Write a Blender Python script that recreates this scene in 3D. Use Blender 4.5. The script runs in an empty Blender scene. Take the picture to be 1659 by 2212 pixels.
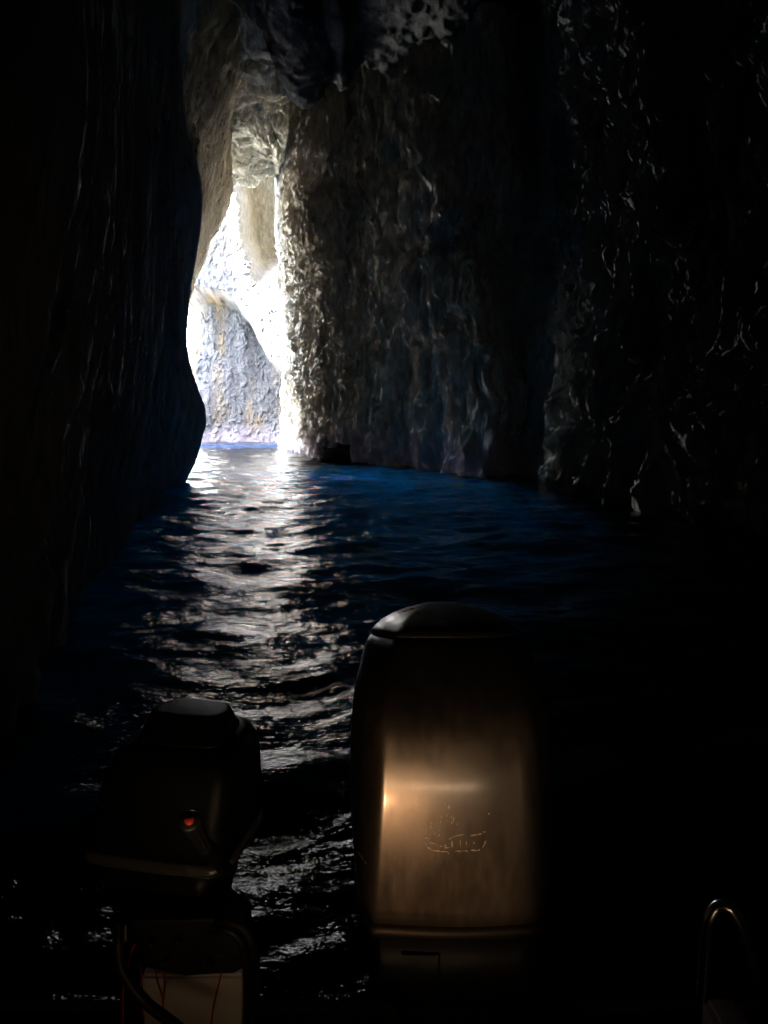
import bpy, bmesh, math, random
import numpy as np
from mathutils import Vector, Matrix

R = math.radians
rng = np.random.RandomState(7)
random.seed(7)
SC = bpy.context.scene
COL = SC.collection

# ---------------------------------------------------------------- camera, sky, sun, lamp
TILT = R(7.46); FPX = 1536.0; CAMZ = 1.8
cam_d = bpy.data.cameras.new("camera"); cam = bpy.data.objects.new("camera", cam_d); COL.objects.link(cam)
cam.location = (0, 0, CAMZ); cam.rotation_euler = (R(90) - TILT, 0, 0)
cam_d.sensor_fit = 'VERTICAL'; cam_d.sensor_height = 36; cam_d.sensor_width = 27
cam_d.lens = 36 * FPX / 2212.0
cam_d.clip_start = 0.02; cam_d.clip_end = 2000
SC.camera = cam
SC.view_settings.view_transform = 'Standard'; SC.view_settings.look = 'None'
SC.view_settings.gamma = 1; SC.view_settings.exposure = 6.7
SC.cycles.max_bounces = 9; SC.cycles.diffuse_bounces = 7; SC.cycles.glossy_bounces = 4
SC.cycles.sample_clamp_indirect = 6
SC.cycles.use_denoising = True; SC.cycles.use_guiding = True
SC.cycles.caustics_reflective = False; SC.cycles.caustics_refractive = False

SUN_TO = Vector((-0.60, -0.25, 0.76)).normalized()      # direction towards the sun
world = bpy.data.worlds.new("World"); SC.world = world; world.use_nodes = True
wn = world.node_tree; bgn = wn.nodes["Background"]
sky = wn.nodes.new("ShaderNodeTexSky"); sky.sky_type = 'NISHITA'; sky.sun_disc = False
sky.sun_elevation = math.asin(SUN_TO.z)
sky.sun_rotation = math.atan2(SUN_TO.x, SUN_TO.y)
wn.links.new(sky.outputs[0], bgn.inputs[0]); bgn.inputs[1].default_value = 0.15
sun_d = bpy.data.lights.new("sun", 'SUN'); sun_d.energy = 5; sun_d.angle = R(0.5); sun_d.color = (1, 0.98, 0.95)
sun = bpy.data.objects.new("sun", sun_d); COL.objects.link(sun)
sun.rotation_euler = SUN_TO.to_track_quat('Z', 'Y').to_euler()

def look(o, p, q):
    o.location = p; o.rotation_euler = (Vector(q) - Vector(p)).to_track_quat('-Z', 'Y').to_euler()
lamp_d = bpy.data.lights.new("boat_lamp", 'SPOT'); lamp_d.energy = .55; lamp_d.color = (1.0, 0.49, 0.21)
lamp_d.spot_size = R(50); lamp_d.spot_blend = 0.3; lamp_d.shadow_soft_size = 0.009
lamp = bpy.data.objects.new("boat_lamp", lamp_d); COL.objects.link(lamp)
LP = Vector((-0.26, 0.1, 0.785)); look(lamp, LP, (0.10, 1.36, 0.97))
dim_d = bpy.data.lights.new("lamp_helper", 'SPOT'); dim_d.energy = .1; dim_d.color = (1.0, 0.5, 0.2)  # second warm spot added to light the left motor and its plate
dim_d.spot_size = R(52); dim_d.spot_blend = 0.5; dim_d.shadow_soft_size = 0.01
dim = bpy.data.objects.new("lamp_helper", dim_d); COL.objects.link(dim); look(dim, (-.02, 0.15, 0.95), (-.46, 1.3, .62))

# ---------------------------------------------------------------- helpers
CT, ST = math.cos(TILT), math.sin(TILT)
def at(u, v, Y):
    a = (u - 829.5) / FPX; b = (1106.0 - v) / FPX
    dy = CT + b * ST; dz = -ST + b * CT
    k = Y / dy
    return Vector((a * k, Y, CAMZ + dz * k))
def v_of(Y, z):
    fwd = Y * CT - (z - CAMZ) * ST; up = Y * ST + (z - CAMZ) * CT
    return 1106.0 - FPX * up / fwd
def x_of(u, Y, z):
    fwd = Y * CT - (z - CAMZ) * ST
    return (u - 829.5) / FPX * fwd

def hash3(ix, iy, iz, seed):
    h = (ix * 374761393 + iy * 668265263 + iz * 2147483647 + seed * 1274126177) & 0xffffffff
    h = ((h ^ (h >> 13)) * 1274126177) & 0xffffffff
    h = ((h ^ (h >> 16)) * 2246822519) & 0xffffffff
    return h ^ (h >> 15)
def perlin(P, seed=0):
    f = np.floor(P); I = f.astype(np.int64); F = P - f
    W = F * F * F * (F * (F * 6 - 15) + 10)
    out = 0
    for dx in (0, 1):
        wx = W[..., 0] if dx else 1 - W[..., 0]
        for dy in (0, 1):
            wy = W[..., 1] if dy else 1 - W[..., 1]
            for dz in (0, 1):
                wz = W[..., 2] if dz else 1 - W[..., 2]
                h = hash3(I[..., 0] + dx, I[..., 1] + dy, I[..., 2] + dz, seed)
                gx = ((h & 255) / 127.5 - 1); gy = (((h >> 8) & 255) / 127.5 - 1); gz = (((h >> 16) & 255) / 127.5 - 1)
                out = out + wx * wy * wz * (gx * (F[..., 0] - dx) + gy * (F[..., 1] - dy) + gz * (F[..., 2] - dz))
    return out
def fbm(P, oct=4, seed=0, gain=0.5):
    a = 1; s = 0
    for k in range(oct):
        s = s + a * perlin(P * (2.03 ** k), seed + k); a *= gain
    return s
def ridged(P, oct=3, seed=0, gain=0.5):
    a = 1; s = 0
    for k in range(oct):
        s = s + a * (1 - np.abs(perlin(P * (2.1 ** k), seed + k)) * 2.2); a *= gain
    return s

def prop(o, label=None, cat=None, group=None, kind=None):
    if label: o['label'] = label
    if cat: o['category'] = cat
    if group: o['group'] = group
    if kind: o['kind'] = kind
    return o
def mesh_obj(name, verts, faces, mat, parent=None, smooth=True, col=None):
    me = bpy.data.meshes.new(name)
    if isinstance(verts, np.ndarray):
        nv = len(verts); nf = len(faces)
        me.vertices.add(nv); me.vertices.foreach_set('co', verts.astype(np.float32).ravel())
        me.loops.add(nf * 4); me.loops.foreach_set('vertex_index', faces.astype(np.int32).ravel())
        me.polygons.add(nf); me.polygons.foreach_set('loop_start', np.arange(0, nf * 4, 4, dtype=np.int32))
        me.update(calc_edges=True)
    else:
        me.from_pydata([tuple(v) for v in verts], [], faces); me.update()
    if smooth: me.polygons.foreach_set('use_smooth', np.ones(len(me.polygons), dtype=bool))
    me.materials.append(mat)
    o = bpy.data.objects.new(name, me); COL.objects.link(o)
    if parent is not None: o.parent = parent
    return o
def empty(name, loc=(0, 0, 0), rz=0):
    o = bpy.data.objects.new(name, None); o.location = loc; o.rotation_euler.z = rz; COL.objects.link(o); return o

def cr(net, n):
    """Catmull-Rom resample of net (K, ..., 3) along axis 0 at parameters n (floats 0..K-1)"""
    K = net.shape[0]; i = np.clip(np.floor(n).astype(int), 0, K - 2); t = (n - i).reshape((-1,) + (1,) * (net.ndim - 1))
    g = lambda j: net[np.clip(j, 0, K - 1)]
    p0, p1, p2, p3 = g(i - 1), g(i), g(i + 1), g(i + 2)
    # monotone-ish tangents (tension .5)
    m1 = (p2 - p0) * .42; m2 = (p3 - p1) * .42
    return (2*t**3 - 3*t**2 + 1) * p1 + (t**3 - 2*t**2 + t) * m1 + (-2*t**3 + 3*t**2) * p2 + (t**3 - t**2) * m2
def params(counts):
    out = [0.0]
    for k, c in enumerate(counts):
        out += [k + (j + 1) / c for j in range(c)]
    return np.array(out)
def grid_normals(G):
    du = np.gradient(G, axis=0); dv = np.gradient(G, axis=1)
    n = np.cross(du, dv); return n / (np.linalg.norm(n, axis=2, keepdims=True) + 1e-9)
def grid_faces(nu, nv):
    i = np.arange(nu * nv).reshape(nu, nv)
    return np.stack([i[:-1, :-1], i[1:, :-1], i[1:, 1:], i[:-1, 1:]], -1).reshape(-1, 4)
def rock(P, A, seed=0, zs=0.28):
    """displacement field (metres) at points P; A=(lump, rib, flake, fine) amplitudes"""
    S = np.array([1, 1, zs])
    warp = np.stack([fbm(P * 0.35 + 11, 2, seed + 50), fbm(P * 0.35 + 31, 2, seed + 60), 0 * P[..., 0]], -1)
    Q = P + warp * 1.1
    d = A[0] * fbm(P * np.array([.22, .22, .12]), 3, seed)
    m = np.clip(0.55 + 1.3 * perlin(P * np.array([.3, .3, .16]), seed + 9), 0.1, 1.5)
    r = ridged(Q * S * np.array([.75, .75, .45]), 3, seed + 3)
    d += A[1] * (np.clip(r, 0, 2) ** 3 * 0.32 - 0.6) * m
    q = fbm(Q * S * 2.3, 4, seed + 7, 0.6)
    d += A[2] * (np.abs(q) * 2 - .3 + q)
    if len(A) > 4:
        fl = ridged(Q * np.array([1.7, 1.7, .2]), 3, seed + 31, .55)
        d += A[4] * (np.clip(fl, 0, 2) ** 2 * .5 - .5)
    d += A[3] * ridged(Q * np.array([1, 1, .4]) * 6.5, 3, seed + 21, .6) * .5
    return d
def sheet(name, net, cu, cv, A, mat, seed=0, flip=False, zs=0.28, extra=None):
    G = cr(np.array(net, dtype=float), params(cu))
    G = np.swapaxes(cr(np.swapaxes(G, 0, 1), params(cv)), 0, 1)
    N = grid_normals(G)
    if flip: N = -N
    if extra is not None: G = extra(G, N)
    d = rock(G, A, seed, zs)
    G = G + N * d[..., None]
    nu, nv = G.shape[:2]
    F = grid_faces(nu, nv)
    if flip: F = F[:, ::-1]
    o = mesh_obj(name, G.reshape(-1, 3), F, mat)
    return prop(o, kind='structure')

# ---------------------------------------------------------------- materials
def newmat(name):
    m = bpy.data.materials.new(name); m.use_nodes = True
    nt = m.node_tree; b = nt.nodes["Principled BSDF"]
    return m, nt, b
def N_(nt, t, **kw):
    n = nt.nodes.new(t)
    for k, v in kw.items(): setattr(n, k, v)
    return n
def ramp(nt, fac, stops):
    r = nt.nodes.new("ShaderNodeValToRGB"); e = r.color_ramp.elements
    e[0].position, e[0].color = stops[0][0], (*stops[0][1], 1)
    e[1].position, e[1].color = stops[1][0], (*stops[1][1], 1)
    for p, c in stops[2:]:
        q = e.new(p); q.color = (*c, 1)
    nt.links.new(fac, r.inputs[0]); return r.outputs[0]
def noise(nt, scale, vscale=(1, 1, 1), detail=6, rough=0.6, loc=(0, 0, 0)):
    tc = nt.nodes.new("ShaderNodeTexCoord"); mp = nt.nodes.new("ShaderNodeMapping")
    mp.inputs['Scale'].default_value = vscale; mp.inputs['Location'].default_value = loc
    nz = nt.nodes.new("ShaderNodeTexNoise"); nz.inputs['Scale'].default_value = scale
    nz.inputs['Detail'].default_value = detail; nz.inputs['Roughness'].default_value = rough
    nt.links.new(tc.outputs['Object'], mp.inputs[0]); nt.links.new(mp.outputs[0], nz.inputs[0])
    return nz.outputs[0]
def mixc(nt, fac, a, b, mode='MIX'):
    m = nt.nodes.new("ShaderNodeMix"); m.data_type = 'RGBA'; m.blend_type = mode
    if isinstance(fac, float): m.inputs[0].default_value = fac
    else: nt.links.new(fac, m.inputs[0])
    for k, x in ((6, a), (7, b)):
        if isinstance(x, tuple): m.inputs[k].default_value = (*x, 1)
        else: nt.links.new(x, m.inputs[k])
    return m.outputs[2]
def mathn(nt, op, a, b=0.0, clamp=False):
    m = nt.nodes.new("ShaderNodeMath"); m.operation = op; m.use_clamp = clamp
    for k, x in ((0, a), (1, b)):
        if isinstance(x, (int, float)): m.inputs[k].default_value = x
        else: nt.links.new(x, m.inputs[k])
    return m.outputs[0]

def rock_mat(name, c_dark, c_mid, c_light, tint=None, bump=0.06, waterline=True, rough=0.75, pale=False, wl=(.52, .44, .47), bz=.2, crk0=.25):
    m, nt, b = newmat(name)
    n1 = noise(nt, 0.55, (1, 1, .45), 8, .62)
    col = ramp(nt, n1, [(.3, c_dark), (.5, c_mid), (.72, c_light)])
    n2 = noise(nt, 5.0, (1, 1, .35), 8, .7)
    col = mixc(nt, 1.0, col, ramp(nt, n2, [(.3, (.45, .43, .4)), (.62, (1, 1, 1))]), 'MULTIPLY')
    tcv = nt.nodes.new("ShaderNodeTexCoord"); mpv = nt.nodes.new("ShaderNodeMapping"); mpv.inputs['Scale'].default_value = (.6, .6, .22)
    wv = N_(nt, "ShaderNodeTexNoise"); wv.inputs['Scale'].default_value = 1.2; wv.inputs['Detail'].default_value = 6
    nt.links.new(tcv.outputs['Object'], wv.inputs[0])
    av = N_(nt, "ShaderNodeVectorMath", operation='MULTIPLY_ADD'); av.inputs[1].default_value = (1.6, 1.6, 2.5)
    nt.links.new(wv.outputs[1], av.inputs[0]); nt.links.new(tcv.outputs['Object'], av.inputs[2]); nt.links.new(av.outputs[0], mpv.inputs[0])
    vv = N_(nt, "ShaderNodeTexVoronoi", feature='DISTANCE_TO_EDGE'); nt.links.new(mpv.outputs[0], vv.inputs['Vector']); vv.inputs['Scale'].default_value = 1.0
    crk = ramp(nt, vv.outputs['Distance'], [(.0, (crk0, crk0, crk0)), (.035, (1, 1, 1))])
    col = mixc(nt, ramp(nt, noise(nt, .8, (1, 1, .5), 3, .5, (2, 9, 4)), [(.45, (0, 0, 0)), (.55, (1, 1, 1))]), col, mixc(nt, 1.0, col, crk, 'MULTIPLY'))
    if tint:
        n3 = noise(nt, 0.4, (1, 1, .3), 5, .6, (7, 3, 1))
        col = mixc(nt, ramp(nt, n3, [(.5, (0, 0, 0)), (.62, (1, 1, 1))]), col, tint)
    if waterline:
        tc = nt.nodes.new("ShaderNodeNewGeometry"); sp = nt.nodes.new("ShaderNodeSeparateXYZ")
        nt.links.new(tc.outputs['Position'], sp.inputs[0])
        w = noise(nt, 1.5, (1, 1, .2), 5, .6)
        zz = mathn(nt, 'SUBTRACT', sp.outputs[2], mathn(nt, 'MULTIPLY', w, 2.4))
        f = mathn(nt, 'MULTIPLY_ADD', zz, -0.9)
        f.node.inputs[2].default_value = 0.3; f.node.use_clamp = True
        col = mixc(nt, f, col, wl)
    if pale:      # pale limestone on the overhanging mass; unseen left cliff lightened to bounce light inside
        tc = nt.nodes.new("ShaderNodeTexCoord"); sp = nt.nodes.new("ShaderNodeSeparateXYZ")
        nt.links.new(tc.outputs['Object'], sp.inputs[0])
        fx = mathn(nt, 'MULTIPLY', mathn(nt, 'ADD', sp.outputs[0], 15.0), -0.7, True)
        fy = mathn(nt, 'MULTIPLY', mathn(nt, 'SUBTRACT', sp.outputs[1], 54.6), -0.7, True)
        f = mathn(nt, 'MULTIPLY', fy, .6)
        f2 = mathn(nt, 'MULTIPLY', mathn(nt, 'SUBTRACT', sp.outputs[2], 11.5), .4, True)
        col = mixc(nt, f2, col, mixc(nt, 1.0, (.27, .235, .16), ramp(nt, n2, [(.3, (.4, .4, .4)), (.62, (1, 1, 1))]), 'MULTIPLY'))
        col = mixc(nt, fx, col, (.48, .475, .45))
        col = mixc(nt, f, col, mixc(nt, 1.0, (.185, .19, .2), ramp(nt, n2, [(.3, (.6, .58, .55)), (.6, (1, 1, 1))]), 'MULTIPLY'))
    nt.links.new(col, b.inputs['Base Color'])
    b.inputs['Roughness'].default_value = rough; b.inputs['Specular IOR Level'].default_value = 0.35
    nb = noise(nt, 2.6, (1, 1, bz), 12, .74)
    nc = noise(nt, 8.0, (1, 1, bz * 1.2), 8, .7, (3, 5, 2))
    hgt = mathn(nt, 'ADD', nb, mathn(nt, 'MULTIPLY', mathn(nt, 'ABSOLUTE', mathn(nt, 'SUBTRACT', nc, 0.5)), 0.7))
    bp = nt.nodes.new("ShaderNodeBump"); bp.inputs['Strength'].default_value = 1.0; bp.inputs['Distance'].default_value = bump * 4
    nt.links.new(hgt, bp.inputs['Height']); nt.links.new(bp.outputs[0], b.inputs['Normal'])
    return m
M_left = rock_mat('dark_wet_rock', (.34, .34, .33), (.55, .55, .54), (.68, .68, .67), waterline=False, rough=.72)
M_right = rock_mat('brown_grey_rock', (.36, .315, .24), (.60, .54, .44), (.74, .69, .59), crk0=.6)
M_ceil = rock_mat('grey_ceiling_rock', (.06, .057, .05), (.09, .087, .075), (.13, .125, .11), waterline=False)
M_near = rock_mat('shade_toned_rock', (.12, .115, .105), (.25, .24, .22), (.38, .37, .35), waterline=False, rough=.75)  # shade of the near wall put into a darker rock colour
M_rib = rock_mat('pale_rib_rock', (.26, .25, .235), (.42, .415, .40), (.58, .58, .57))
M_jamb = rock_mat('tan_rock', (.42, .37, .27), (.6, .53, .41), (.7, .63, .5))
M_far = rock_mat('grey_cliff_rock', (.062, .062, .062), (.107, .107, .108), (.18, .18, .18), tint=(.16, .115, .06), pale=True, wl=(.19, .165, .18), bz=.8, bump=.05)
M_far0 = rock_mat('sun_blocker_stone', (.3, .29, .27), (.42, .4, .37), (.5, .5, .47))
M_arch = rock_mat('green_grey_rock', (.35, .335, .25), (.58, .56, .44), (.76, .73, .62), waterline=False)

# ---------------------------------------------------------------- the cave
def col_uv(Y, lst, zs):
    vs = np.array([p[0] for p in lst]); us = np.array([p[1] for p in lst])
    out = []
    for z in zs:
        u = np.interp(v_of(Y, z), vs, us); out.append((x_of(u, Y, z), Y, z))
    return out
def col_xy(x, y, zs, lean=None):
    return [(x + (0 if lean is None else np.interp(z, *lean)), y, z) for z in zs]

# left wall
zL = [-3, -.5, .6, 2, 3.5, 5, 6.5, 8, 9.5, 11, 13, 16, 20, 28]
sil = [(-300, 500), (0, 450), (60, 440), (105, 400), (140, 392), (240, 400), (310, 405), (360, 410), (400, 435), (440, 440), (500, 430),
       (560, 420), (640, 410), (700, 400), (745, 400), (800, 410), (860, 430), (900, 435), (940, 430), (985, 413), (1030, 392), (1050, 382), (1200, 375)]
edge = col_uv(20.0, sil, zL)
leanL = ([0, 1, 3, 6, 10, 16, 28], [0, .2, .6, .8, .9, 1.6, 5])
netL = [col_xy(-9, -24, zL, leanL), col_xy(-6, -10, zL, leanL), col_xy(-3.6, -2, zL, leanL), col_xy(-2.1, 3, zL, leanL), col_xy(-3.25, 7.8, zL, leanL),
        col_xy(-4.0, 11, zL, leanL), col_xy(-4.7, 14, zL, leanL)]
mid = np.array(col_xy(-5.4, 17.3, zL, leanL)) * .4 + (np.array(edge) + np.array([-.35, -2.7, 0])) * .6; mid[:, 1] = 17.3
netL += [mid.tolist(), edge, [(x - .7, 21.3, z) for x, y, z in edge], [(x - 3.5, 24, z) for x, y, z in edge], [(-18, 25.5, z) for z in zL], [(-40, 24, z) for z in zL]]
sheet('cave_wall_left', netL, [20, 24, 60, 90, 100, 90, 70, 60, 40, 20, 12, 10], [6, 26, 34, 36, 36, 36, 36, 36, 36, 36, 30, 20, 12],
      (.25, .30, .045, .03), M_left, 3, flip=True, zs=.12)

# left jamb of the mouth
zJ = [-3, 0, 2, 4, 6, 8, 10, 12, 14, 17, 20, 24, 31]
e_out = [(-200, 600), (0, 570), (60, 562), (130, 548), (250, 507), (390, 497), (450, 490), (500, 470), (600, 432), (650, 418), (700, 400), (745, 390), (955, 360)]
e_fold = [(-200, 580), (0, 553), (63, 538), (205, 480), (342, 428), (440, 415), (600, 388), (955, 335)]
e_in = [(-200, 440), (0, 425), (49, 415), (137, 375), (244, 378), (415, 370), (955, 290)]
def lifted(c, zb, side=None):
    lo = zb if side is None else zb
    out = []
    for k, (x, y, z) in enumerate(c):
        out.append((x, y, max(z, lo + .05 * k)))
    x0, y0, z0 = out[0]
    return [(-15.2, y0 if side is None else side, zb + 1.5), (x0 - 1.2, y0, zb + .35)] + out
netJ = [lifted([(-11, 25, z) for z in zJ], -3), lifted(col_uv(27, e_in, zJ), -3), lifted(col_uv(33, e_fold, zJ), -1), lifted(col_uv(39.5, e_out, zJ), 3.5),
        lifted([(x - 1.0, 40.4, z) for x, y, z in col_uv(39.5, e_out, zJ)], 4), lifted([(x - 3.4, 41.4, z) for x, y, z in col_uv(39.5, e_out, zJ)], 5, 41.4)]
for c_ in netJ[0]: pass
sheet('cave_wall_jamb', netJ, [20, 100, 140, 24, 20], [6, 6, 3, 4, 8, 16, 28, 28, 28, 28, 28, 28, 24, 14, 10][:len(netJ[0]) - 1], (.45, .3, .08, .05, .08), M_jamb, 5, flip=True)
# unseen rock added outside to keep the sun off the lower far cliff
zS = [-4, 2, 8, 14, 20, 26, 32, 37]
netS = [[(x + (cx_ - x) * .25 * max(z, 0) / 37, y, z) for z in zS] for cx_ in (-31,) for x, y in ((-31, 50), (-26, 49.5), (-24.5, 47.5), (-26, 45.5), (-31, 45), (-36.5, 45.5), (-38, 47.5), (-36.5, 49.5), (-31, 50))]
sheet('sun_blocker_rock', netS, [8] * 8, [10] * 7, (.5, .3, .15, 0), M_far0, 61, flip=False)

# arch ceiling over the mouth, ending in a lip
vl = {360: 330, 420: 380, 470: 405, 500: 384, 530: 396, 552: 392, 575: 368, 600: 359, 650: 352, 700: 345}
rows = []
for u, v in vl.items():
    if u == 700: continue
    if u == 650:
        us_ = [700, 690, 655, 627, 615, 607]
        c = [tuple(at(u_, v_, Y_)) for u_, v_, Y_ in zip(us_, (-420, -60, 110, 230, 320, 352), (26, 29, 33, 38, 41.5, 44.2))]
        l = at(606, 359, 45.2); c += [tuple(l), (l.x, 46.1, l.z + .5), (l.x, 46.7, l.z + 3), (l.x + 2, 47, 31)]
        rows.append(c); continue
    c = [tuple(at(u, -420, 26)), tuple(at(u, -60, 29)), tuple(at(u + 6, 110, 33)), tuple(at(u, 230, 38)), tuple(at(u, 320, 41.5)), tuple(at(u, v - 8, 44.2))]
    l = at(u, v, 45.2); c += [tuple(l), (l.x, 46.1, l.z + .5), (l.x, 46.7, l.z + 3), (l.x, 47, 31)]
    rows.append(c)
sheet('cave_ceiling_arch', rows, [16, 16, 22, 26, 26, 26, 26, 24], [10, 40, 60, 60, 50, 12, 8, 12, 10], (1.3, .9, .08, .05), M_arch, 12, flip=False, zs=.35)

# right wall
zR = [-3, -.3, .5, 1.5, 2.8, 4.5, 6.5, 8.5, 10.5, 13, 16, 20, 25, 31]
E1 = [(-200, 655), (100, 640), (195, 622), (273, 617), (361, 604), (439, 597), (537, 600), (608, 606), (657, 612), (730, 612), (850, 612), (955, 614)]
E2 = [(-200, 680), (100, 655), (210, 641), (317, 636), (415, 631), (488, 627), (600, 624), (700, 621), (850, 620), (955, 622)]
E3 = [(-200, 800), (0, 770), (200, 720), (400, 705), (700, 712), (990, 706)]
E4 = [(-200, 860), (0, 830), (200, 790), (400, 800), (700, 795), (996, 788)]
E5 = [(-200, 960), (0, 940), (300, 930), (500, 900), (700, 920), (1015, 949)]
E6 = [(-200, 1060), (0, 1060), (112, 1056), (371, 1085), (486, 1050), (584, 1020), (671, 1030), (808, 1058), (1028, 1035)]
leanR = ([0, 2, 5, 10, 18, 31], [0, .1, .2, .2, -.8, -6])
netR = [[(60, 48.2, min(z, 31)) for z in zR], [(8, 48.2, z) for z in zR], [(x + 1.6, 47.6, z) for x, y, z in col_uv(46, E1, zR)],
        col_uv(46, E1, zR), col_uv(43, E2, zR), col_uv(36.5, [(v, (a + b) / 2) for (v, a), (_, b) in zip([(-200, 680), (0, 662), (200, 650), (400, 645), (700, 655), (990, 662)], [(0, 745), (0, 730), (0, 690), (0, 675), (0, 690), (0, 690)])], zR),
        col_uv(32, E3, zR), col_uv(29.8, E4, zR), col_uv(25, E5, zR), col_uv(22.3, E6, zR),
        [(x + 1.3, 23.4, z) for x, y, z in col_uv(22.3, E6, zR)], col_xy(5.2, 21.5, zR, leanR), col_xy(4.75, 17.8, zR, leanR), col_xy(5.5, 14.2, zR, leanR),
        col_xy(6.05, 12, zR, leanR), col_xy(6.3, 8, zR, leanR), col_xy(6.0, 2, zR, leanR), col_xy(7, -10, zR, leanR), col_xy(10, -24, zR, leanR)]
vR = [6, 16, 22, 26, 30, 34, 34, 34, 34, 30, 24, 16, 8]
def notch(G, N):
    G = G.copy(); pn = 1 + .5 * perlin(G * 1.6, 8); u = (G[..., 0] + 1.7) / .62 * pn; w = G[..., 2] / .75 * pn
    k = np.clip(1.25 - u ** 4 - np.clip(w, 0, 9) ** 4, 0, 1) * (np.abs(G[..., 1] - 31) < 1.6)
    G[..., 1] += 2.2 * k; G[..., 0] += 1.2 * k
    return G
sheet('cave_mouth_rib', netR[:5], [6, 10, 14, 50], vR, (.2, .2, .12, .06, .10), M_rib, 22)
sheet('cave_wall_right', netR[4:12], [80, 70, 70, 110, 90, 30, 24], vR, (.4, .36, .12, .09, .30), M_right, 23, zs=.2, extra=notch)
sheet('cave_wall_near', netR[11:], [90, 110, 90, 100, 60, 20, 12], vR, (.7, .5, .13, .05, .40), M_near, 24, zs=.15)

# main ceiling with its hanging broken edge
ce = [(-1500, -300), (-300, 20), (300, -60), (430, -40), (520, 20), (573, 63), (600, 140), (622, 195), (658, 229), (690, 200), (714, 166), (744, 176), (752, 155), (783, 135),
      (841, 150), (910, 180), (960, 235), (1060, 215), (1300, 150), (2200, -200)]
rows = []
for u, v in ce:
    e = at(u, v, 28); k = (u - 829) / 1536
    rows.append([(k * 34, -26, 9), (k * 34, -18, 13), (k * 33, -5, 15.5), (k * 30, 6, 17), (k * 28, 14, e.z * .35 + 11.5), (e.x * .97, 22, e.z * .75 + 3.7), (e.x, 26.5, e.z + .25), tuple(e),
                 (e.x, 28.6, e.z + .6), (e.x, 29.2, e.z + 3), (e.x, 30, 30)])
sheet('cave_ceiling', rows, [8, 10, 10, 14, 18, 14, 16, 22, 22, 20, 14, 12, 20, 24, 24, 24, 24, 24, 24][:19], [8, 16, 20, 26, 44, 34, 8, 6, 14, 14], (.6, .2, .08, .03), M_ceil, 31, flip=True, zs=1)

# far cliff across the inlet, with an overhanging upper mass
zF = [-4, -1, 2, 5, 8, 11, 14, 17, 21, 26, 32]
XF = [-70, -34, -22, -17, -14, -8, -4, 4, 20, 60]
netF = [[(x, 55 + (.10 if x > -15.5 else .5) * z + (x + 11) * -.05, z) for z in zF] for x in XF]
bx = []; bz = []
for u, v in [(380, 640), (430, 640), (470, 650), (500, 664), (520, 686), (540, 718), (560, 760), (585, 800), (612, 830), (640, 850)]:
    p = at(u, v, 52.3); bx.append(p.x); bz.append(p.z)
def bulge(G, N):
    x = G[..., 0]; z = G[..., 2]
    zb = np.interp(x, bx, bz) + .25 * perlin(G * .9, 77) + .12 * perlin(G * 3, 78)
    t = np.clip((z - zb) / .9, 0, 1); t = t * t * (3 - 2 * t)
    rec = np.clip(1.35 * np.exp(-(((x + 8.55 + .12 * (z - 15) + .35 * perlin(G * np.array([1, 1, .5]), 79)) / 1.15) ** 4 + ((z - 17.5) / 5.2) ** 4)), 0, 1)          # tan recess under the arch
    t = t * np.clip((x + 17.5) / 2.5, 0, 1)
    G = G.copy(); G[..., 1] -= t * (3.2 + .12 * (z - zb)) - 3.1 * rec
    return G
sheet('far_cliff', netF, [10, 20, 60, 130, 170, 150, 60, 14, 8], [6, 50, 55, 55, 55, 55, 50, 30, 16, 8], (.45, .05, .06, .02), M_far, 41, flip=False, extra=bulge, zs=.9)

# the hill over the cave (closes it against the sky)
xs = np.concatenate([np.linspace(-60, -14, 70), np.linspace(-13, 60, 50)]); ys = np.linspace(-30, 47.6, 60)
HX, HY = np.meshgrid(xs, ys, indexing='ij')
hz = np.interp(HX, [-60, -40, -15.3, -14.4, 20, 60], [6, 20, 26, 29, 30, 30]) + fbm(np.stack([HX * .12, HY * .12, HX * 0], -1), 3, 5) * 1.2
ed = np.minimum.reduce([HX + 60, 60 - HX, HY + 30]) / 4
hz = np.where(ed < .01, -4, hz)
HG = np.stack([HX, HY, hz], -1)
HG[np.abs(xs + 14.6).argmin(), ys > 24.5, 2] = 7.2; HG[np.abs(xs + 14.6).argmin(), ys > 41, 2] = 15        # the hill's flank hangs over the side bay
HF = grid_faces(*HG.shape[:2]); cen = HG.reshape(-1, 3)[HF].mean(1)
HF = HF[~((cen[:, 0] < HG[np.abs(xs + 14.6).argmin(), 0, 0]) & (cen[:, 1] > 24.6))]
prop(mesh_obj('hill', HG.reshape(-1, 3), HF, M_arch), kind='structure')
prop(mesh_obj('cave_wall_back', [(-40, -22, -4), (40, -22, -4), (40, -22, 30), (-40, -22, 30)], [(0, 1, 2, 3)], M_left), kind='structure')

# ---------------------------------------------------------------- water
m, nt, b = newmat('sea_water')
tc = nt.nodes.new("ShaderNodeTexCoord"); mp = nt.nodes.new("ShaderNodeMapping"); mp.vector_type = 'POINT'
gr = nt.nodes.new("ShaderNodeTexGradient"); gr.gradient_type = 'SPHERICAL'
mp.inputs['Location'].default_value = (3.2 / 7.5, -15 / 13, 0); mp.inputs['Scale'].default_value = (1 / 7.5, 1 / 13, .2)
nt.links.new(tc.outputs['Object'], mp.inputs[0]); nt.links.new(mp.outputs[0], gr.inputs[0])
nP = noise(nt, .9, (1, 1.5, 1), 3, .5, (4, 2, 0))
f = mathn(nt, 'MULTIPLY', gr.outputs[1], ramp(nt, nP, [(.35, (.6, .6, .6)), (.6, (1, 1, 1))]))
nt.links.new(ramp(nt, f, [(0, (0, .002, .007)), (.5, (0, .34, 1.0))]), b.inputs['Base Color'])      # blue underwater glow put into the base colour, fading outward
b.inputs['Roughness'].default_value = 0.03; b.inputs['IOR'].default_value = 1.33
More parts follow.
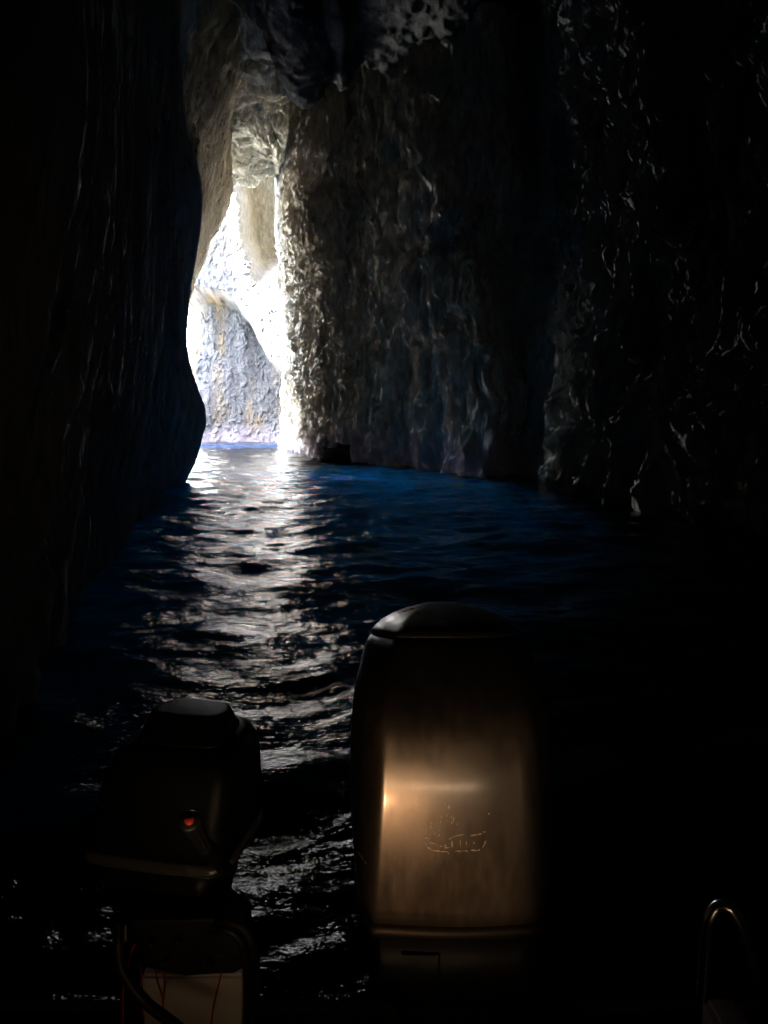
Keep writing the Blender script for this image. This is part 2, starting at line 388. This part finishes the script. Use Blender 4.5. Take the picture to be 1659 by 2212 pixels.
nA = noise(nt, 7, (1, 1.6, 1), 4, .6); nB = noise(nt, 26, (1, 1.4, 1), 3, .5)
bp = nt.nodes.new("ShaderNodeBump"); bp.inputs['Distance'].default_value = .02; bp.inputs['Strength'].default_value = 1
nt.links.new(mathn(nt, 'ADD', nA, mathn(nt, 'MULTIPLY', nB, .22)), bp.inputs['Height']); nt.links.new(bp.outputs[0], b.inputs['Normal'])
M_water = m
th = np.linspace(R(-118), R(118), 1100); rr = np.concatenate([np.linspace(.3, 1.4, 40)[:-1], np.exp(np.linspace(math.log(1.4), math.log(64), 900))])
TH, RR = np.meshgrid(th, rr, indexing='ij')
X = RR * np.sin(TH); Y = RR * np.cos(TH) - .5
Z = np.zeros_like(X)
wr = np.random.RandomState(5)
xw = X + .5 * perlin(np.stack([X * .3, Y * .3, X * 0], -1), 3); yw = Y + .5 * perlin(np.stack([X * .3 + 9, Y * .3, X * 0], -1), 4)
for k in range(90):
    lam = math.exp(wr.uniform(math.log(.16), math.log(2.4)))
    a = R(-80 + wr.normal(0, 36)); kk = 2 * math.pi / lam
    s = .024 * (1.0 if lam > .6 else 1.0)
    amp = s / kk
    fade = np.clip(lam / (RR * .006 + 1e-6), 0, 1) ** 1
    env = 1 + .6 * perlin(np.stack([X * .35 / max(lam, .5) + k * 3.1, Y * .35 / max(lam, .5), X * 0 + k], -1), 40 + k) if lam < 1.4 else 1
    ph = kk * (math.cos(a) * xw + math.sin(a) * yw) + wr.uniform(0, 6.28)
    Z += amp * fade * env * (np.sin(ph) + .22 * np.cos(2 * ph))
W = np.stack([X, Y, Z], -1)
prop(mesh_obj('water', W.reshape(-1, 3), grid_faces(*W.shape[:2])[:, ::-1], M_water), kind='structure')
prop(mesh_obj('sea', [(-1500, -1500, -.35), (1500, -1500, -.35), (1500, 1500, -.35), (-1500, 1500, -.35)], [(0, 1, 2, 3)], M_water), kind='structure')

# ---------------------------------------------------------------- boat and outboards
def solid(name, color, rough=.4, spec=.5, metal=0.0, smudge=0.0, coat=0.0, bump=0.0):
    m, nt, b = newmat(name)
    b.inputs['Base Color'].default_value = (*color, 1); b.inputs['Metallic'].default_value = metal
    b.inputs['Roughness'].default_value = rough; b.inputs['Specular IOR Level'].default_value = spec
    b.inputs['Coat Weight'].default_value = coat; b.inputs['Coat Roughness'].default_value = .14
    if smudge:
        n = noise(nt, 9, (1, 1, .35), 8, .7); n2 = noise(nt, 40, (1, 1, .4), 5, .7)
        f = mathn(nt, 'ADD', mathn(nt, 'MULTIPLY', n, .7), mathn(nt, 'MULTIPLY', n2, .3))
        rr_ = ramp(nt, f, [(.35, (rough - smudge,) * 3), (.62, (rough + smudge,) * 3)])
        nt.links.new(rr_, b.inputs['Roughness'])
        c2 = tuple(min(1, c * 2) for c in color)
        nt.links.new(ramp(nt, f, [(.42, color), (.66, c2)]), b.inputs['Base Color'])
    if bump:
        n = noise(nt, 160, (1, 1, 1), 3, .6)
        bq = nt.nodes.new("ShaderNodeBump"); bq.inputs['Distance'].default_value = bump
        nt.links.new(n, bq.inputs['Height']); nt.links.new(bq.outputs[0], b.inputs['Normal'])
    return m
K_cowl = solid('satin_black_cowl', (.012, .0115, .011), .34, .6, smudge=.09, coat=.3)
K_cowl2 = solid('worn_black_cowl', (.004, .004, .004), .42, .18, smudge=.05)
K_gloss = solid('glossy_black_trim', (.05, .048, .045), .2, .8)
K_rubber = solid('black_rubber', (.006, .006, .006), .5, .2)
K_dark = solid('dark_metal', (.006, .006, .006), .5, .2, smudge=.05)
K_steel = solid('polished_steel', (.5, .5, .5), .2, .5, 1.0)
K_white = solid('white_gelcoat', (.42, .38, .33), .5, .3)
K_red = solid('red_plastic', (.75, .06, .04), .45, .4)
K_redw = solid('red_wire', (.3, .01, .01), .5, .4)
K_hull = solid('dark_hull', (.01, .01, .012), .8, .1)
K_deck = solid('grey_deck', (.05, .05, .055), .7, .3)
K_worn = solid('peeled_sticker', (.2, .185, .16), .6, .4)
K_box = solid('pale_box', (.16, .155, .165), .5, .4)
K_gap = solid('seam_gap', (.003, .003, .003), .9, .05)

def poly_ring(pts, z, n=5):
    """rounded closed polygon; pts = [(x, y, radius)]"""
    out = []; K = len(pts)
    for i in range(K):
        p = Vector(pts[i][:2]); a = Vector(pts[i - 1][:2]); c = Vector(pts[(i + 1) % K][:2]); rad = pts[i][2]
        da = (a - p); dc = (c - p); ra = min(rad, da.length * .45); rc = min(rad, dc.length * .45)
        s_ = p + da.normalized() * ra; e_ = p + dc.normalized() * rc
        out.append(s_ + da.normalized() * min(.004, da.length * .03))
        for k in range(n + 1):
            t = k / n; out.append((1 - t) ** 2 * s_ + 2 * t * (1 - t) * p + t * t * e_)
        out.append(e_ + dc.normalized() * min(.004, dc.length * .03))
    return [(q.x, q.y, z) for q in out]
def loft(name, rings, mat, parent=None, cap=True, smooth=True, loc=None):
    V = [p for r_ in rings for p in r_]; n = len(rings[0]); F = []
    for i in range(len(rings) - 1):
        for j in range(n):
            k = (j + 1) % n; F.append((i * n + j, i * n + k, (i + 1) * n + k, (i + 1) * n + j))
    if cap: F.append(tuple(range(n))[::-1]); F.append(tuple(range((len(rings) - 1) * n, len(rings) * n)))
    return mesh_obj(name, V, F, mat, parent, smooth)
def tube(name, pts, rad, mat, parent=None, seg=12, sub=8):
    P = cr(np.array([tuple(p) for p in pts], float), params([sub] * (len(pts) - 1))) if len(pts) > 2 else np.array([tuple(p) for p in pts], float)
    V = []; F = []; up = Vector((.1, .2, 1)).normalized(); prev = None
    for i, p in enumerate(P):
        t = Vector(P[min(i + 1, len(P) - 1)] - P[max(i - 1, 0)]).normalized()
        a = t.cross(up if prev is None else prev); 
        if a.length < 1e-4: a = t.cross(Vector((1, 0, 0)))
        a.normalize(); b_ = a.cross(t).normalized(); prev = b_
        rd = rad[min(int(i / sub), len(rad) - 1)] if isinstance(rad, (list, tuple)) else rad
        for k in range(seg):
            th_ = 2 * math.pi * k / seg
            q = Vector(p) + (a * math.cos(th_) + b_ * math.sin(th_)) * rd; V.append(q)
    n = seg
    for i in range(len(P) - 1):
        for j in range(n):
            k = (j + 1) % n; F.append((i * n + j, i * n + k, (i + 1) * n + k, (i + 1) * n + j))
    F.append(tuple(range(n))[::-1]); F.append(tuple(range((len(P) - 1) * n, len(P) * n)))
    return mesh_obj(name, V, F, mat, parent)
def box(name, lo, hi, mat, parent=None, bev=.004, rot=None):
    bm = bmesh.new(); bmesh.ops.create_cube(bm, size=1)
    for v in bm.verts:
        v.co = Vector([(lo[i] + hi[i]) / 2 + v.co[i] * (hi[i] - lo[i]) for i in range(3)])
    if bev: bmesh.ops.bevel(bm, geom=bm.edges[:] , offset=bev, segments=4 if bev > .01 else 2, affect='EDGES')
    if rot: bmesh.ops.rotate(bm, verts=bm.verts, cent=Vector([(lo[i] + hi[i]) / 2 for i in range(3)]), matrix=Matrix.Rotation(rot[0], 3, rot[1]))
    me = bpy.data.meshes.new(name); bm.to_mesh(me); bm.free(); me.materials.append(mat)
    if bev > .01: me.polygons.foreach_set('use_smooth', np.ones(len(me.polygons), dtype=bool))
    o = bpy.data.objects.new(name, me); COL.objects.link(o); o.parent = parent
    return o

# --- large outboard
EX, EY = 0.151, 1.36
big = prop(empty('outboard_motor', (EX, EY, 0), 0), 'large dark satin outboard motor with lamplit front and peeled badge', 'outboard motor')
def big_ring(z, yf, yb, a, b_, c):
    a += .015; b_ -= .005; k_ = min(1, max(0, z - 1.16) / .15) * .22
    return [(x, y, zz - k_ * (y - yf)) for x, y, zz in poly_ring([(-a, yf, .012), (0, yf - .014, .14), (a, yf, .03), (b_, yf + c, .06), (b_ * 1.0, (yf + yb) / 2, .1), (b_ * .8, yb, .08), (-b_ * .8, yb, .08), (-b_, (yf + yb) / 2, .1), (-b_, yf + c, .06)], z)]
prof = [(.765, -.012, .62, .158, .215, .10), (.80, -.015, .64, .157, .222, .10), (.90, -.012, .66, .153, .23, .11), (1.0, -.004, .66, .149, .235, .115), (1.08, .010, .66, .145, .233, .12),
        (1.14, .026, .655, .141, .229, .12), (1.175, .042, .65, .138, .225, .12), (1.205, .066, .645, .134, .220, .12), (1.235, .095, .64, .130, .214, .115), (1.265, .13, .63, .124, .207, .11), (1.29, .165, .62, .117, .199, .105), (1.306, .190, .61, .11, .19, .10), (1.3065, .196, .60, .107, .186, .10)]
loft('cowl', [big_ring(*p) for p in prof], K_cowl, big)
cap = [(1.3090, .2005, .605, .109, .189, .10), (1.3110, .200, .605, .109, .19, .10), (1.319, .222, .59, .10, .18, .09), (1.326, .256, .57, .09, .163, .08), (1.332, .30, .55, .074, .136, .07), (1.335, .345, .52, .05, .10, .05), (1.336, .40, .49, .02, .05, .02)]
loft('cowl_cap', [big_ring(*p) for p in cap], K_cowl, big)
loft('cap_seam', [big_ring(1.3075, .201, .60, .107, .187, .10), big_ring(1.312, .204, .60, .106, .186, .10)], K_gap, big)
loft('rim', [big_ring(z, yf - g, .60 + g, .155 + g, .213 + g, .10) for z, yf, g in ((.735, -.012, .0), (.738, -.012, .006), (.748, -.012, .010), (.758, -.012, .008), (.764, -.012, .001))], K_rubber, big)
low = loft('lower_cowl', [big_ring(z, yf, .58, a, b_, .10) for z, yf, a, b_ in ((.40, .03, .12, .16), (.48, .01, .14, .185), (.60, -.004, .150, .20), (.735, -.008, .152, .208))], K_cowl2, big)
box('latch_seam', (-.115, -.024, .702), (-.035, -.010, .7035), K_gap, low, .001)
box('latch_seam', (-.038, -.024, .640), (-.035, -.010, .702), K_gap, low, .001)
loft('leg', [poly_ring([(-.05 * k, .05, .02), (.05 * k, .05, .02), (.06 * k, .25, .03), (.02, .42, .02), (-.02, .42, .02), (-.06 * k, .25, .03)], z) for z, k in ((-.75, .7), (-.3, .8), (.1, 1), (.42, 1.5))], K_cowl2, big)
for sx in (-1, 1):
    box('clamp_bracket', (sx * .13 - .02, -.16, .30), (sx * .13 + .02, .06, .60), K_dark, big, .008)
tube('tilt_ram', [(-.05, -.08, .2), (-.05, .0, .42)], .02, K_steel, big)
# worn badge remains on the lamplit face
def flakes(name, segs, parent, yfun, mat, off=.0012):
    V = []; F = []
    for pts, w in segs:
        for i in range(len(pts) - 1):
            a, b_ = Vector(pts[i]), Vector(pts[i + 1]); d = (b_ - a); L = d.length; m = max(2, int(L / 4))
            nrm = Vector((-d.y, d.x)).normalized(); base = len(V)
            for k in range(m + 1):
                t = k / m; p = a + d * t; ww = w * random.uniform(.3, 1.1) * (1 if 0 < k < m else .25)
                for sgn in (-1, 1):
                    q = p + nrm * ww * sgn + Vector((random.uniform(-.5, .5), random.uniform(-.5, .5)))
                    V.append(yfun(q.x, q.y, off))
            for k in range(m):
                F.append((base + 2 * k, base + 2 * k + 1, base + 2 * k + 3, base + 2 * k + 2))
    o = mesh_obj(name, V, F, mat, parent, False)
    sm = o.modifiers.new('thick', 'SOLIDIFY'); sm.thickness = .0006
    return o
bpy.context.view_layer.update()
from mathutils.bvhtree import BVHTree
cowl_o = [c for c in big.children if c.name.startswith('cowl') and 'cap' not in c.name][0]
bvh = BVHTree.FromPolygons([v.co for v in cowl_o.data.vertices], [tuple(p.vertices) for p in cowl_o.data.polygons])
def on_cowl(u, v, off):
    d = (at(u, v, 1.0) - Vector((0, 0, CAMZ))).normalized(); o_ = Vector((0, 0, CAMZ)) - Vector((EX, EY, 0))
    h = bvh.ray_cast(o_, d)
    if h[0] is None: return at(u, v, EY) - Vector((EX, EY, 0))
    return h[0] - d * off
def S(x, y): return (864 + x * .2439 * .6, 0)
def bp(x, y): return ((1600 + x * .27125) / 1.8517, (3150 + y * .27125) / 1.8517)
segs = [([bp(375, 800), bp(400, 870), bp(480, 925), bp(600, 940), bp(720, 945)], 2.4), ([bp(700, 950), bp(725, 995)], 1.2), ([bp(810, 938), bp(900, 935), bp(1010, 940)], 1.3), ([bp(1040, 925), bp(1140, 930), bp(1185, 915)], 1.8),
        ([bp(1265, 780), bp(1245, 840), bp(1215, 885)], 2.4), ([bp(720, 765), bp(800, 720), bp(950, 690)], 1.6), ([bp(1040, 715), bp(1140, 695), bp(1210, 680)], 1.4), ([bp(1225, 655), bp(1265, 655)], 2.6),
        ([bp(360, 740), bp(430, 750)], 3.5), ([bp(470, 735), bp(550, 750)], 1.6), ([bp(378, 520), bp(390, 570), bp(405, 605), bp(372, 690)], 2.6), ([bp(470, 500), bp(450, 550), bp(458, 610)], 2.2),
        ([bp(590, 610), bp(578, 650)], 2), ([bp(580, 680), bp(572, 720)], 2.2), ([bp(510, 650), bp(505, 700)], 1.8), ([bp(720, 260), bp(722, 320)], 4), ([bp(672, 235), bp(670, 270)], 1.4),
        ([bp(620, 425), bp(606, 450)], 1.8), ([bp(697, 390), bp(686, 435)], 1.6), ([bp(606, 490), bp(598, 525)], 2), ([bp(698, 480), bp(696, 500)], 1.2), ([bp(795, 425), bp(790, 500)], 1.9), ([bp(768, 490), bp(762, 540)], 2),
        ([bp(862, 515), bp(838, 565)], 1.9), ([bp(755, 410), bp(760, 460)], 1.1), ([bp(765, 780), bp(770, 885)], 2.4), ([bp(885, 775), bp(892, 860)], 2.5), ([bp(978, 790), bp(978, 850)], 1.3), ([bp(1080, 815), bp(1100, 822)], 1.8),
        ([bp(585, 865), bp(625, 865)], 3), ([bp(655, 855), bp(685, 860)], 3), ([bp(430, 810), bp(520, 830), bp(580, 855)], 1.2), ([bp(655, 890), bp(740, 880)], 2), ([bp(880, 930), bp(895, 950)], 2.5), ([bp(1300, 380), bp(1320, 400)], 1.5)]
flakes('worn_badge', segs, big, on_cowl, K_worn)
flakes('worn_lettering', [([(772 + i * 3.2, 1838 + i * 4.6), (774 + i * 3.2, 1843 + i * 4.6)], 1.6) for i in range(6)], big, on_cowl, K_worn)

# --- small auxiliary outboard
AX, AY, AR = -.435, 1.47, R(-11)
aux = prop(empty('outboard_motor', (AX, AY, 0), AR), 'small black tiller outboard motor with a red stop button, in shadow', 'outboard motor')
AM = Matrix.Translation((AX, AY, 0)) @ Matrix.Rotation(AR, 4, 'Z'); AI = AM.inverted()
loc = lambda u, v, Y: AI @ at(u, v, Y)
def aring(z, yf, yb, a, b_, c=.03):
    ox = float(np.interp(z, [.9, 1.09, 1.12], [-.022, .002, .002]))
    return [(x + ox, y, zz) for x, y, zz in poly_ring([(-a, yf, .018), (0, yf - .006, .07), (a, yf, .018), (b_, yf + c, .03), (b_, yb - .05, .04), (b_ * .7, yb, .03), (-b_ * .7, yb, .03), (-b_, yb - .05, .04), (-b_, yf + c, .03)], z)]
ac = loft('cowl', [aring(*p) for p in ((.905, -.125, .15, .135, .160), (.93, -.122, .152, .134, .159), (1.0, -.113, .15, .130, .152), (1.06, -.100, .148, .125, .144), (1.092, -.088, .143, .118, .135), (1.110, -.072, .135, .105, .120), (1.117, -.052, .128, .088, .102))], K_cowl2, aux)
loft('cowl_top', [aring(*p, c=.02) for p in ((1.1165, -.049, .125, .085, .099), (1.122, -.046, .12, .083, .096), (1.158, -.008, .10, .076, .088), (1.164, .0, .092, .071, .082), (1.165, .01, .085, .06, .07))], K_cowl2, aux)
loft('rim', [aring(z, -.125 - g, .15 + g, .135 + g, .158 + g) for z, g in ((.878, .0), (.882, .005), (.892, .008), (.902, .005), (.906, .0))], K_gloss, aux)
loft('lower_cowl', [aring(z, -.118, .14, a, a + .014) for z, a in ((.80, .10), (.83, .112), (.878, .114))], K_cowl2, aux)
for z in (.792, .775):
    loft('seam_band', [aring(z + dz, -.112 - g, .12 + g, .095 + g, .108 + g) for dz, g in ((0, 0), (.003, .004), (.008, .004), (.011, 0))], K_cowl, aux)
loft('leg', [poly_ring([(-.03 * k, -.03, .01), (.03 * k, -.03, .01), (.04 * k, .06, .02), (.015, .14, .01), (-.015, .14, .01), (-.04 * k, .06, .02)], z) for z, k in ((-.6, .7), (.2, .8), (.55, 1), (.78, 2.2))], K_cowl2, aux)
def lump(name, pts_uv, Y, dpt, mat, parent):
    """solid slab with an uneven outline"""
    P = [at(u, v, Y) for u, v in pts_uv]; Q = [p + Vector((0, dpt, 0)) for p in P]; n = len(P)
    V = [AI @ p for p in P + Q]; F = [tuple(range(n)), tuple(range(2 * n - 1, n - 1, -1))] + [(i, i + n, (i + 1) % n + n, (i + 1) % n) for i in range(n)]
    o = mesh_obj(name, V, F, mat, parent, False)
    bv = o.modifiers.new('bevel', 'BEVEL'); bv.width = .004; bv.segments = 2
    return o
br = lump('clamp_bracket', [(262, 1990), (470, 1985), (520, 2020), (530, 2090), (505, 2104), (455, 2106), (400, 2110), (360, 2100), (318, 2092), (285, 2085), (268, 2050)], 1.27, .10, K_dark, aux)
lump('clamp_plate', [(466, 2060), (490, 2062), (495, 2095), (468, 2098)], 1.262, .008, K_dark, br)
tg = [(330, 2018), (352, 2016), (398, 2012), (372, 2040)]
for (u, v, rr_) in ((385, 2032, .007), (328, 2036, .009), (455, 2080, .008), (360, 2076, .006)):
    p = at(u, v, 1.262); tube('clamp_screw', [AI @ p, AI @ (p + Vector((0, -.014, .002)))], rr_, K_dark, br, 10)
box('bracket_tag', tuple(loc(256, 2034, 1.25)), tuple(loc(256, 2034, 1.25) + Vector((.016, .006, .034))), K_white, aux, .002)
# tiller with fluted grip
p0, p1, p2 = at(409, 1772, 1.0), at(441, 1826, 1.10), at(490, 1880, 1.30)
def fluted(name, a, b_, r0, r1, mat, parent, fl=11, depth=.12):
    ax = (b_ - a).normalized(); s1 = ax.cross(Vector((0, 0, 1))).normalized(); s2 = ax.cross(s1)
    rings = []
    for t, rr_, dd in ((0, r0 * .86, 0), (.02, r0, 0), (.10, r0, 0), (.13, r0 * .98, depth), (.9, r1, depth), (.96, r1 * 1.02, 0), (1, r1 * .9, 0)):
        c = a + (b_ - a) * t
        rings.append([tuple(c + (s1 * math.cos(q) + s2 * math.sin(q)) * rr_ * (1 - dd * (.5 + .5 * math.cos(q * fl)))) for q in [2 * math.pi * k / 88 for k in range(88)]])
    return loft(name, rings, mat, parent)
gr_ = fluted('tiller_grip', AI @ p0, AI @ p1, .0155, .0125, K_cowl, aux)
axd = (p1 - p0).normalized()
btn = tube('stop_button', [AI @ (p0 - axd * .003), AI @ (p0 + axd * .004)], .0072, K_red, gr_, 24)
tube('tiller_arm', [AI @ p1, AI @ (p1 * .5 + p2 * .5), AI @ p2], .014, K_cowl2, aux)
tube('hose', [loc(*q) for q in ((430, 2000, 1.30), (490, 1990, 1.26), (528, 2010, 1.25), (548, 2050, 1.25), (552, 2120, 1.26), (553, 2230, 1.30))], .0085, K_rubber, aux)
tube('hose', [loc(*q) for q in ((440, 2012, 1.29), (490, 2008, 1.25), (516, 2030, 1.245), (530, 2070, 1.245), (533, 2130, 1.25), (534, 2230, 1.28))], .0075, K_rubber, aux)
tube('hose', [loc(*q) for q in ((258, 1996, 1.22), (256, 2040, 1.20), (262, 2090, 1.19), (285, 2130, 1.18), (320, 2170, 1.17), (375, 2212, 1.15), (430, 2260, 1.12))], .0100, K_rubber, aux)
for pts in (((292, 2040, 1.25), (284, 2056, 1.245), (278, 2085, 1.245), (270, 2110, 1.24), (266, 2150, 1.24), (265, 2230, 1.24)), ((336, 2095, 1.26), (340, 2120, 1.25), (350, 2150, 1.25), (352, 2175, 1.24)),
            ((352, 2098, 1.26), (356, 2125, 1.25), (353, 2160, 1.25), (350, 2200, 1.24)), ((300, 2080, 1.26), (306, 2110, 1.25), (302, 2150, 1.25), (312, 2200, 1.25)), ((478, 2100, 1.26), (472, 2130, 1.25), (462, 2170, 1.25), (455, 2220, 1.25))):
    tube('wire', [loc(*q) for q in pts], .0019, K_redw, aux, 8)

# --- boat
boat = prop(empty('boat', (0, 0, 0)), 'dark boat stern with white motor plate, seen only at the bottom edge', 'boat')
pl = at(305, 2108, 1.30); pr = at(526, 2108, 1.30)
box('motor_plate', (pl.x, 1.30, .30), (pr.x, 1.335, pl.z), K_white, boat, .006)
box('transom', (-.85, 1.34, -.15), (.85, 1.39, .56), K_hull, boat, .01)
box('deck', (-.75, -2.6, .12), (.75, 1.30, .16), K_deck, boat, .005)
for sx in (-1, 1):
    tube('side_tube', [(sx * 1.15, 1.45, .20), (sx * 1.2, 1.2, .25), (sx * 1.2, 0, .30), (sx * 1.2, -2, .38), (sx * .7, -3.2, .45), (0, -3.8, .5)], [.17, .22, .22, .22, .22, .22], K_hull, boat, 24)
mp_ = box('mount_bracket', tuple(at(818, 2140, 1.26) - Vector((0, 0, .12))), tuple(at(855, 2140, 1.30)), K_cowl2, boat, .004)  # corner of the large motor's mounting bracket

rail = prop(tube('hand_rail', [at(*q) for q in ((1512, 2240, 1.22), (1520, 2140, 1.22), (1526, 2050, 1.22), (1534, 1990, 1.22), (1552, 1960, 1.22), (1576, 1962, 1.21), (1598, 1996, 1.2), (1622, 2056, 1.19), (1645, 2130, 1.18), (1662, 2220, 1.17), (1675, 2300, 1.16))], .0130, K_steel, None, 20),
            'curved polished steel hand rail at the bottom right corner', 'hand rail')
bx_ = at(1545, 2200, 1.12)
prop(box('storage_box', (bx_.x, 1.10, .2), (bx_.x + .06, 1.17, bx_.z), K_box, None, .009), 'pale box with rounded corners beside the steel hand rail', 'box')

# flaps added out of view to cut the boat lamp's beam to a rectangle
beam_flaps = prop(empty('lamp_helper', tuple(LP)), 'unseen warm boat lamp with flaps added to cut its beam', 'lamp')
HY = .34
def thru(p): return LP + (Vector(p) - LP) * ((HY - LP.y) / (p[1] - LP.y))
a_ = thru((-.03, 1.36, .755)); b_ = thru((.318, 1.40, 1.185))
for k, (lo, hi) in enumerate((((a_.x - .25, HY, a_.z - .25), (a_.x, HY + .003, b_.z + .25)), ((b_.x, HY, a_.z - .25), (b_.x + .25, HY + .003, b_.z + .25)),
                              ((a_.x, HY, a_.z - .25), (b_.x, HY + .003, a_.z)), ((a_.x, HY, b_.z), (b_.x, HY + .003, b_.z + .25)))):
    box('beam_flap', tuple(Vector(lo) - LP), tuple(Vector(hi) - LP), K_hull, beam_flaps, 0)
box('lamp_body', (-.03, -.08, -.03), (.03, -.012, .03), K_hull, beam_flaps, .004)
strip_d = bpy.data.lights.new("boat_strip_lamp", 'AREA'); strip_d.shape = 'RECTANGLE'; strip_d.size = .85; strip_d.size_y = .012; strip_d.energy = .0062; strip_d.color = (1, .66, .38)
strip_d.spread = R(80)
strip = bpy.data.objects.new("boat_strip_lamp", strip_d); COL.objects.link(strip)
look(strip, (.0, .36, .95), (.0, 1.36, 1.15))
